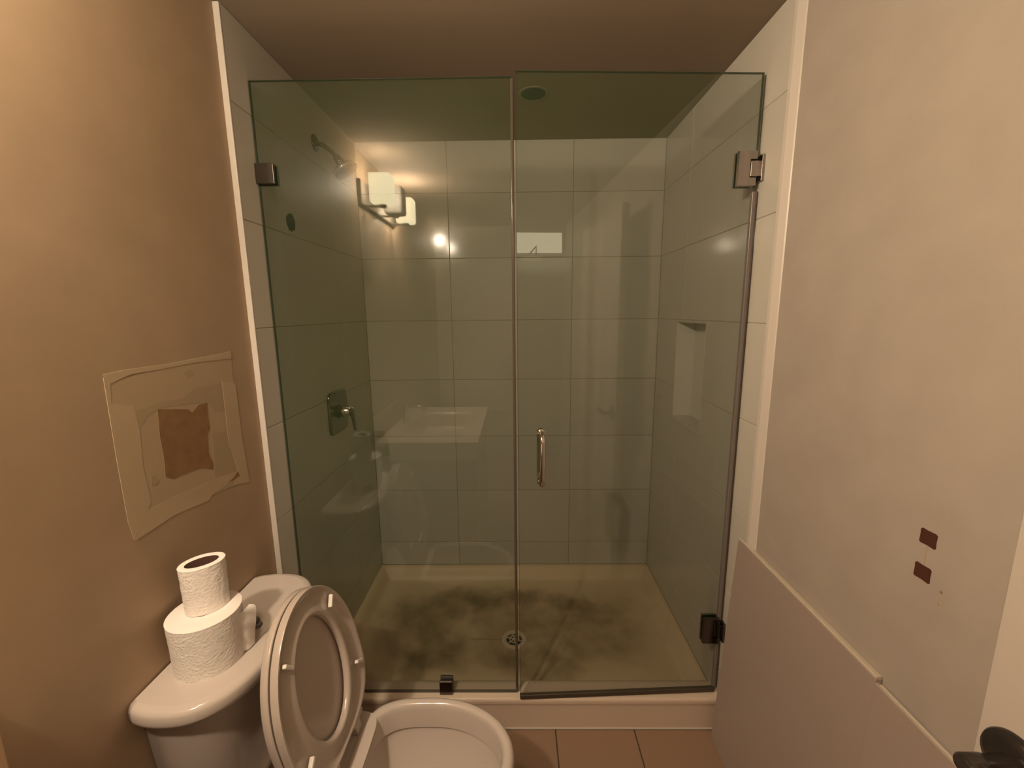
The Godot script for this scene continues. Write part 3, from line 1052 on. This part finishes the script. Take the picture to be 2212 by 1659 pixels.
# --------------------------------------------------- unfinished patch on the left wall
func wall_poly(parent: Node3D, called: String, pts: Array, x: float, d: float, m: Material) -> void:
	var poly := PackedVector2Array()
	for p in pts: poly.append(Vector2(p[0], p[1]))
	var mb := MB.new()
	mb.prism(poly, Vector3(x, 0, 0), Vector3.BACK, Vector3.UP, Vector3.RIGHT, 0.0003 + d * 0.35)
	part(called, mb, m, parent)


func build_left_patch() -> void:
	var p := thing("wall_patch", "unfinished plaster patch with torn brown paper centre on left wall", "wall patch", Vector3(PL, 1.06, -0.97))
	var x := PL - 0.0002
	wall_poly(p, "plaster_base", [[-0.794, 1.383], [-0.903, 1.394], [-1.112, 1.397], [-1.147, 1.39], [-1.145, 1.317], [-1.149, 1.188], [-1.157, 1.036], [-1.01, 1.054], [-0.873, 1.066], [-0.794, 1.062], [-0.784, 1.134], [-0.783, 1.253]], x, 0.0008, M.compound)
	wall_poly(p, "plaster_stroke", [[-0.783, 1.395], [-0.795, 1.386], [-0.79, 1.343], [-0.835, 1.328], [-0.84, 1.276], [-0.834, 1.193], [-0.84, 1.117], [-0.788, 1.058], [-0.782, 1.101], [-0.781, 1.226]], x, 0.0016, M.compound_light)
	wall_poly(p, "plaster_stroke", [[-0.783, 1.400], [-0.824, 1.403], [-0.925, 1.402], [-1.108, 1.408], [-1.15, 1.411], [-1.147, 1.391], [-1.018, 1.396], [-0.903, 1.393], [-0.84, 1.393], [-0.794, 1.381]], x, 0.0020, M.compound_light)
	wall_poly(p, "plaster_stroke", [[-1.1, 1.336], [-1.151, 1.32], [-1.151, 1.164], [-1.161, 1.026], [-1.095, 1.046], [-1.118, 1.083], [-1.095, 1.166]], x, 0.0017, M.compound_light)
	wall_poly(p, "plaster_stroke", [[-0.785, 1.106], [-0.878, 1.102], [-1.008, 1.094], [-1.123, 1.077], [-1.12, 1.059], [-1.01, 1.054], [-0.999, 1.045], [-0.894, 1.060], [-0.791, 1.055]], x, 0.0013, M.compound_light)
	wall_poly(p, "plaster_smear", [[-0.838, 1.316], [-0.9, 1.322], [-0.96, 1.318], [-1.0, 1.335], [-1.094, 1.33], [-1.096, 1.254], [-1.057, 1.263], [-1.043, 1.290], [-0.98, 1.300], [-0.905, 1.309], [-0.86, 1.299], [-0.855, 1.289], [-0.84, 1.279]], x, 0.0012, M.compound_dull)
	wall_poly(p, "plaster_smear", [[-0.847, 1.17], [-0.858, 1.17], [-0.867, 1.154], [-0.856, 1.147], [-0.847, 1.152]], x, 0.0018, M.compound_dull)
	wall_poly(p, "plaster_smear", [[-0.975, 1.375], [-0.99, 1.382], [-1.008, 1.377], [-1.008, 1.364], [-0.987, 1.361]], x, 0.0012, M.compound_dull)
	wall_poly(p, "plaster_smear", [[-1.040, 1.21], [-1.094, 1.20], [-1.110, 1.08], [-1.05, 1.062], [-1.03, 1.10], [-1.036, 1.15]], x, 0.0012, M.compound_dull)
	wall_poly(p, "scratch", [[-1.07, 1.062], [-1.098, 1.067], [-1.116, 1.078], [-1.123, 1.062], [-1.096, 1.059]], x, 0.0022, M.kraft_paper)
	wall_poly(p, "torn_paper", [[-0.89, 1.308], [-0.935, 1.298], [-0.973, 1.289], [-0.984, 1.278], [-1.007, 1.292], [-1.036, 1.291], [-1.033, 1.259], [-1.035, 1.224], [-1.023, 1.209], [-1.019, 1.163], [-1.031, 1.131], [-1.026, 1.118], [-0.988, 1.136], [-0.931, 1.142], [-0.904, 1.142], [-0.884, 1.155], [-0.887, 1.203], [-0.885, 1.246]], x, 0.0019, M.kraft_paper)


# --------------------------------------------------- things along the right wall
func build_right_wall_things() -> void:
	for s in [["upper of two small square brown torn patches on the right wall", 1.117, -0.704], ["lower of two small square brown torn patches on the right wall", 1.050, -0.7045]]:
		var t := thing("adhesive_patch", s[0], "adhesive patch", Vector3(PR, s[1] - 0.014, s[2]), "torn patches on the right wall")
		var mb := MB.new()
		var pts := PackedVector2Array()
		for p in [[-0.0155, -0.0125], [-0.012, -0.0145], [0.0, -0.0135], [0.0125, -0.0145], [0.0155, -0.012], [0.0148, 0.0], [0.0155, 0.012], [0.012, 0.0145], [-0.003, 0.0138], [-0.0125, 0.0145], [-0.0155, 0.0115], [-0.0148, 0.002]]:
			pts.append(Vector2(s[2] + p[0], s[1] - 0.014 + p[1]))
		mb.prism(pts, Vector3(PR + 0.0002, 0, 0), Vector3.BACK, Vector3.UP, Vector3.LEFT, 0.0016, 0.0006)
		part("torn_layer", mb, M.torn_brown, t)
	var ln := thing("wall_scratch", "thin vertical scratch between the two brown torn patches", "scratch", Vector3(PR, 1.069, -0.704))
	var ms := MB.new()
	ms.plain(Vector3(PR - 0.0008, 1.052, -0.7052), Vector3(PR + 0.0004, 1.087, -0.7030))
	part("scratch_line", ms, M.compound_dull, ln)
	for k in 2:
		var y: float = [1.022, 1.000][k]
		var hl := thing("screw_hole", ["small screw hole below the torn patches, upper of two", "small filled screw hole below the torn patches, lower of two"][k], "screw hole", Vector3(PR, y, -0.668), "screw holes in the right wall")
		var mh := MB.new()
		mh.lathe(org + Vector3(0.0002, 0, 0), Vector3.LEFT, [Vector2(0.003 + 0.001 * k, 0.0), Vector2(0.0024, 0.0008), Vector2(0.0, 0.0009)], 12)
		part("hole_mark", mh, [M.kraft_paper, M.compound_dull][k], hl)

	# white board leaning on the wall
	var pn := thing("wall_board", "large white board leaning low against the right wall", "board", Vector3(0.70, 0, -0.65))
	var mb := MB.new()
	var tp := 0.7715
	var xb := 0.684
	var xt := 0.7215
	var zs := -1.279
	mb.prism(PackedVector2Array([Vector2(xb, 0.002), Vector2(xt - 0.001, tp - 0.002), Vector2(xt, tp), Vector2(xt + 0.012, tp), Vector2(xb + 0.014, 0.002)]), Vector3(0, 0, zs), Vector3.RIGHT, Vector3.UP, Vector3.BACK, 0.534)
	part("board_sheet", mb, M.panel_white, pn)
	mb = MB.new()
	mb.prism(PackedVector2Array([Vector2(xb, 0.002), Vector2(xt - 0.001, tp - 0.010), Vector2(xt + 0.001, tp - 0.008), Vector2(xt + 0.006, tp - 0.008), Vector2(xb + 0.008, 0.002)]), Vector3(0, 0, zs + 0.534), Vector3.RIGHT, Vector3.UP, Vector3.BACK, 0.72)
	part("board_sheet", mb, M.panel_white, pn)
	mb = MB.new()
	mb.rbox(Vector3(xt + 0.006, tp + 0.002, zs + 0.267), Vector3(0.0145, 0.008, 0.532), 0.003, Basis.IDENTITY, 2)
	part("top_bead", mb, M.panel_edge, pn)
	mb = MB.new()
	mb.rbox(Vector3(xt + 0.004, tp - 0.0072, zs + 0.90), Vector3(0.006, 0.004, 0.72), 0.0015, Basis.IDENTITY, 2)
	part("top_bead", mb, M.panel_edge, pn)

	# entrance door standing open along the right wall
	var dr := thing("door_1", "white door standing open along the right wall, with a dark lever", "door", Vector3(0.62, 0, -0.05), "", "structure")
	mb = MB.new()
	mb.rbox(Vector3(0.62, 1.02, -0.075), Vector3(0.038, 2.03, 0.80), 0.002)
	part("door_leaf", mb, M.door_paint, dr)
	for yy in [0.3, 1.0, 1.75]:
		mb = MB.new()
		mb.lathe(Vector3(0.645, yy - 0.045, 0.332), Vector3.UP, [Vector2(0.0, 0.0), Vector2(0.006, 0.0), Vector2(0.006, 0.09), Vector2(0.0, 0.09)], 12)
		mb.rbox(Vector3(0.69, yy, 0.332), Vector3(0.09, 0.088, 0.003), 0.001)
		part("hinge_leaf", mb, M.brushed_nickel, dr)
	var hy := 0.965
	var hz := -0.430
	var hx := 0.601
	mb = MB.new()
	mb.lathe(Vector3(hx, hy, hz), Vector3.LEFT, [Vector2(0.036, 0.0), Vector2(0.036, 0.004), Vector2(0.0335, 0.0085), Vector2(0.025, 0.0115), Vector2(0.0, 0.012)], 48)
	part("rose", mb, M.bronze, dr)
	mb = MB.new()
	mb.lathe(Vector3(hx - 0.009, hy, hz), Vector3.LEFT, [Vector2(0.0125, 0.0), Vector2(0.011, 0.006), Vector2(0.011, 0.030), Vector2(0.012, 0.032), Vector2(0.012, 0.055), Vector2(0.010, 0.058), Vector2(0.0, 0.058)], 28)
	part("spindle_neck", mb, M.bronze, dr)
	mb = MB.new()
	var pts := []
	for i in 14:
		var f := i / 13.0
		pts.append(Vector3(hx - 0.052 + 0.004 * sin(f * PI), hy - 0.004 * f * f, hz + 0.002 + 0.112 * f))
	mb.tube(pts, 0.0105, 20)
	part("lever", mb, M.bronze, dr)


# --------------------------------------------------- vanity lamp on the left wall
func build_lamp() -> void:
	var vl := thing("vanity_light", "three-shade bath bar lamp on the left wall, mirrored in the glass", "wall lamp", Vector3(PL, 2.06, -0.14))
	var mb := MB.new()
	mb.rbox(Vector3(PL + 0.009, 2.112, -0.142), Vector3(0.018, 0.118, 0.62), 0.003)
	part("back_plate", mb, M.plate_metal, vl)
	for k in 3:
		var zc := -0.380 + 0.235 * k
		var xc := -0.685
		var lit := k != 1
		mb = MB.new()
		mb.rbox(Vector3((PL + xc) * 0.5, 2.057, zc), Vector3(absf(PL - xc), 0.012, 0.016), 0.003)
		mb.lathe(Vector3(xc, 2.048, zc), Vector3.UP, [Vector2(0.0, 0.0), Vector2(0.018, 0.0), Vector2(0.020, 0.004), Vector2(0.020, 0.014), Vector2(0.0, 0.014)], 24)
		part("shade_arm", mb, M.plate_metal, vl)
		# open-topped square shade with rounded corners and thick frosted walls
		mb = MB.new()
		var rings := []
		for lv in [[0.0, 0.030], [0.0, 0.044], [0.004, 0.050], [0.012, 0.053], [0.138, 0.054], [0.142, 0.052], [0.142, 0.048], [0.138, 0.047], [0.014, 0.046], [0.009, 0.040], [0.008, 0.030]]:
			var ring := []
			for i in 48:
				var t := TAU * i / 48.0
				ring.append(Vector3(xc + lv[1] * signf(cos(t)) * pow(absf(cos(t)), 0.25), 2.062 + lv[0], zc + lv[1] * signf(sin(t)) * pow(absf(sin(t)), 0.25)))
			rings.append(ring)
		mb.loft(rings, true, true)
		part("lamp_shade", mb, M.shade_lit if lit else M.shade_off, vl)
		if lit:
			var l := OmniLight3D.new()
			l.name = "lamp_glow"
			l.position = Vector3(xc, 2.152, zc) - org
			l.light_color = LAMP_COLOR
			l.light_energy = LAMP_ENERGY * (0.5 if k == 0 else 1.52)
			l.light_size = 0.042
			l.omni_range = 8.0
			l.omni_attenuation = 2.0
			l.shadow_enabled = true
			vl.add_child(l, true)


func build_vanity() -> void:
	var va := thing("vanity_cabinet", "brown wooden vanity cabinet along the left wall below the lamp", "cabinet", Vector3(-0.5, 0, -0.07))
	var mb := MB.new()
	mb.plain(Vector3(-0.78, 0.09, -0.49), Vector3(-0.245, 0.715, 0.35))
	part("cabinet_box", mb, M.vanity_wood, va)
	mb = MB.new()
	mb.plain(Vector3(-0.78, 0.001, -0.48), Vector3(-0.29, 0.09, 0.34))
	part("toe_kick", mb, M.vanity_wood, va)
	for z in [-0.28, 0.14]:
		mb = MB.new()
		mb.rbox(Vector3(-0.236, 0.405, z), Vector3(0.018, 0.58, 0.40), 0.003)
		var d := part("cabinet_door", mb, M.vanity_wood, va)
		mb = MB.new()
		mb.lathe(Vector3(-0.227, 0.60, z + (0.16 if z < 0.0 else -0.16)), Vector3.RIGHT, [Vector2(0.006, 0.0), Vector2(0.006, 0.012), Vector2(0.013, 0.016), Vector2(0.013, 0.022), Vector2(0.0, 0.025)], 16)
		part("knob", mb, M.brushed_nickel, d)
	var ct := thing("countertop", "pale vanity countertop with a sunken basin, mirrored in the glass", "countertop", Vector3(-0.5, 0.786, -0.07))
	mb = MB.new()
	mb.sheet(func(u: float, v: float) -> Vector3:
		var x := lerpf(-0.784, -0.212, u)
		var z := lerpf(-0.50, 0.36, v)
		var r := maxf(absf((x + 0.49) / 0.17), absf((z + 0.06) / 0.26))
		return Vector3(x, 0.82 - 0.10 * smoothstep(1.0, 0.80, r), z), 56, 80, Vector3.UP)
	part("basin_top", mb, M.counter, ct)
	mb = MB.new()
	mb.rbox(Vector3(-0.2135, 0.769, -0.07), Vector3(0.004, 0.10, 0.86), 0.001)
	mb.rbox(Vector3(-0.498, 0.769, -0.499), Vector3(0.57, 0.10, 0.003), 0.001)
	mb.rbox(Vector3(-0.498, 0.769, 0.359), Vector3(0.57, 0.10, 0.003), 0.001)
	part("front_edge", mb, M.counter, ct)
	mb = MB.new()
	mb.rbox(Vector3(PL + 0.010, 0.886, -0.080), Vector3(0.019, 0.13, 0.880), 0.003)
	part("backsplash", mb, mat("splash_tan", lin(0.42, 0.28, 0.17), 0.5), ct)
	var fc := thing("faucet", "chrome basin faucet on the vanity countertop", "faucet", Vector3(-0.71, 0.82, -0.06))
	mb = MB.new()
	mb.lathe(org, Vector3.UP, [Vector2(0.026, 0.0), Vector2(0.026, 0.008), Vector2(0.020, 0.012), Vector2(0.019, 0.11), Vector2(0.0, 0.115)], 24)
	part("faucet_body", mb, M.chrome, fc)
	mb = MB.new()
	mb.tube([org + Vector3(0.0, 0.085, 0), org + Vector3(0.05, 0.10, 0), org + Vector3(0.10, 0.098, 0), org + Vector3(0.125, 0.085, 0)], 0.011, 16)
	part("spout", mb, M.chrome, fc)
	mb = MB.new()
	mb.rbox(org + Vector3(0.01, 0.124, 0), Vector3(0.075, 0.009, 0.018), 0.003)
	part("lever", mb, M.chrome, fc)


func build_rear() -> void:
	var wr := thing("wall_rear", "beige rear wall behind the camera with a dark closed door", "wall", Vector3(0, 0, ZF), "", "structure")
	var mb := MB.new()
	mb.plain(Vector3(PL - 0.1, -0.1, ZF), Vector3(PR + 0.1, CEIL + 0.05, ZF + 0.1))
	part("plaster", mb, M.cream_paint, wr)
	var d := thing("door_2", "dark closed door in the rear wall, seen only as a reflection", "door", Vector3(0.42, 0, ZF), "", "structure")
	mb = MB.new()
	mb.rbox(Vector3(0.416, 1.02, ZF - 0.012), Vector3(0.566, 2.04, 0.022), 0.002)
	part("door_leaf", mb, M.dark_door, d)
	mb = MB.new()
	mb.rbox(Vector3(0.118, 1.02, ZF - 0.014), Vector3(0.026, 2.04, 0.026), 0.003)
	part("door_casing", mb, M.trim_paint, d)
	mb = MB.new()
	mb.rbox(Vector3(0.40, 2.005, ZF - 0.045), Vector3(0.20, 0.045, 0.045), 0.004)
	var cb := part("door_closer", mb, M.trim_paint, d)
	mb = MB.new()
	mb.tube([Vector3(0.36, 2.025, ZF - 0.05), Vector3(0.44, 2.11, ZF - 0.10), Vector3(0.445, 2.03, ZF - 0.03)], 0.008, 10)
	part("closer_arm", mb, M.bronze, cb)
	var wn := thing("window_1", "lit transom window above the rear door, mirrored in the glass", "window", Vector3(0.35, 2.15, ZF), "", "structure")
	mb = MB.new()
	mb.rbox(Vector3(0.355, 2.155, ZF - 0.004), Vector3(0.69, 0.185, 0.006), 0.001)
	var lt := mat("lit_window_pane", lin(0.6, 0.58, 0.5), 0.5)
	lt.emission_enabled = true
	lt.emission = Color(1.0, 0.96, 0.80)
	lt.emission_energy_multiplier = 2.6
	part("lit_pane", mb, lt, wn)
	mb = MB.new()
	mb.rbox(Vector3(0.355, 2.253, ZF - 0.008), Vector3(0.70, 0.012, 0.016), 0.002)
	part("window_frame", mb, M.trim_paint, wn)
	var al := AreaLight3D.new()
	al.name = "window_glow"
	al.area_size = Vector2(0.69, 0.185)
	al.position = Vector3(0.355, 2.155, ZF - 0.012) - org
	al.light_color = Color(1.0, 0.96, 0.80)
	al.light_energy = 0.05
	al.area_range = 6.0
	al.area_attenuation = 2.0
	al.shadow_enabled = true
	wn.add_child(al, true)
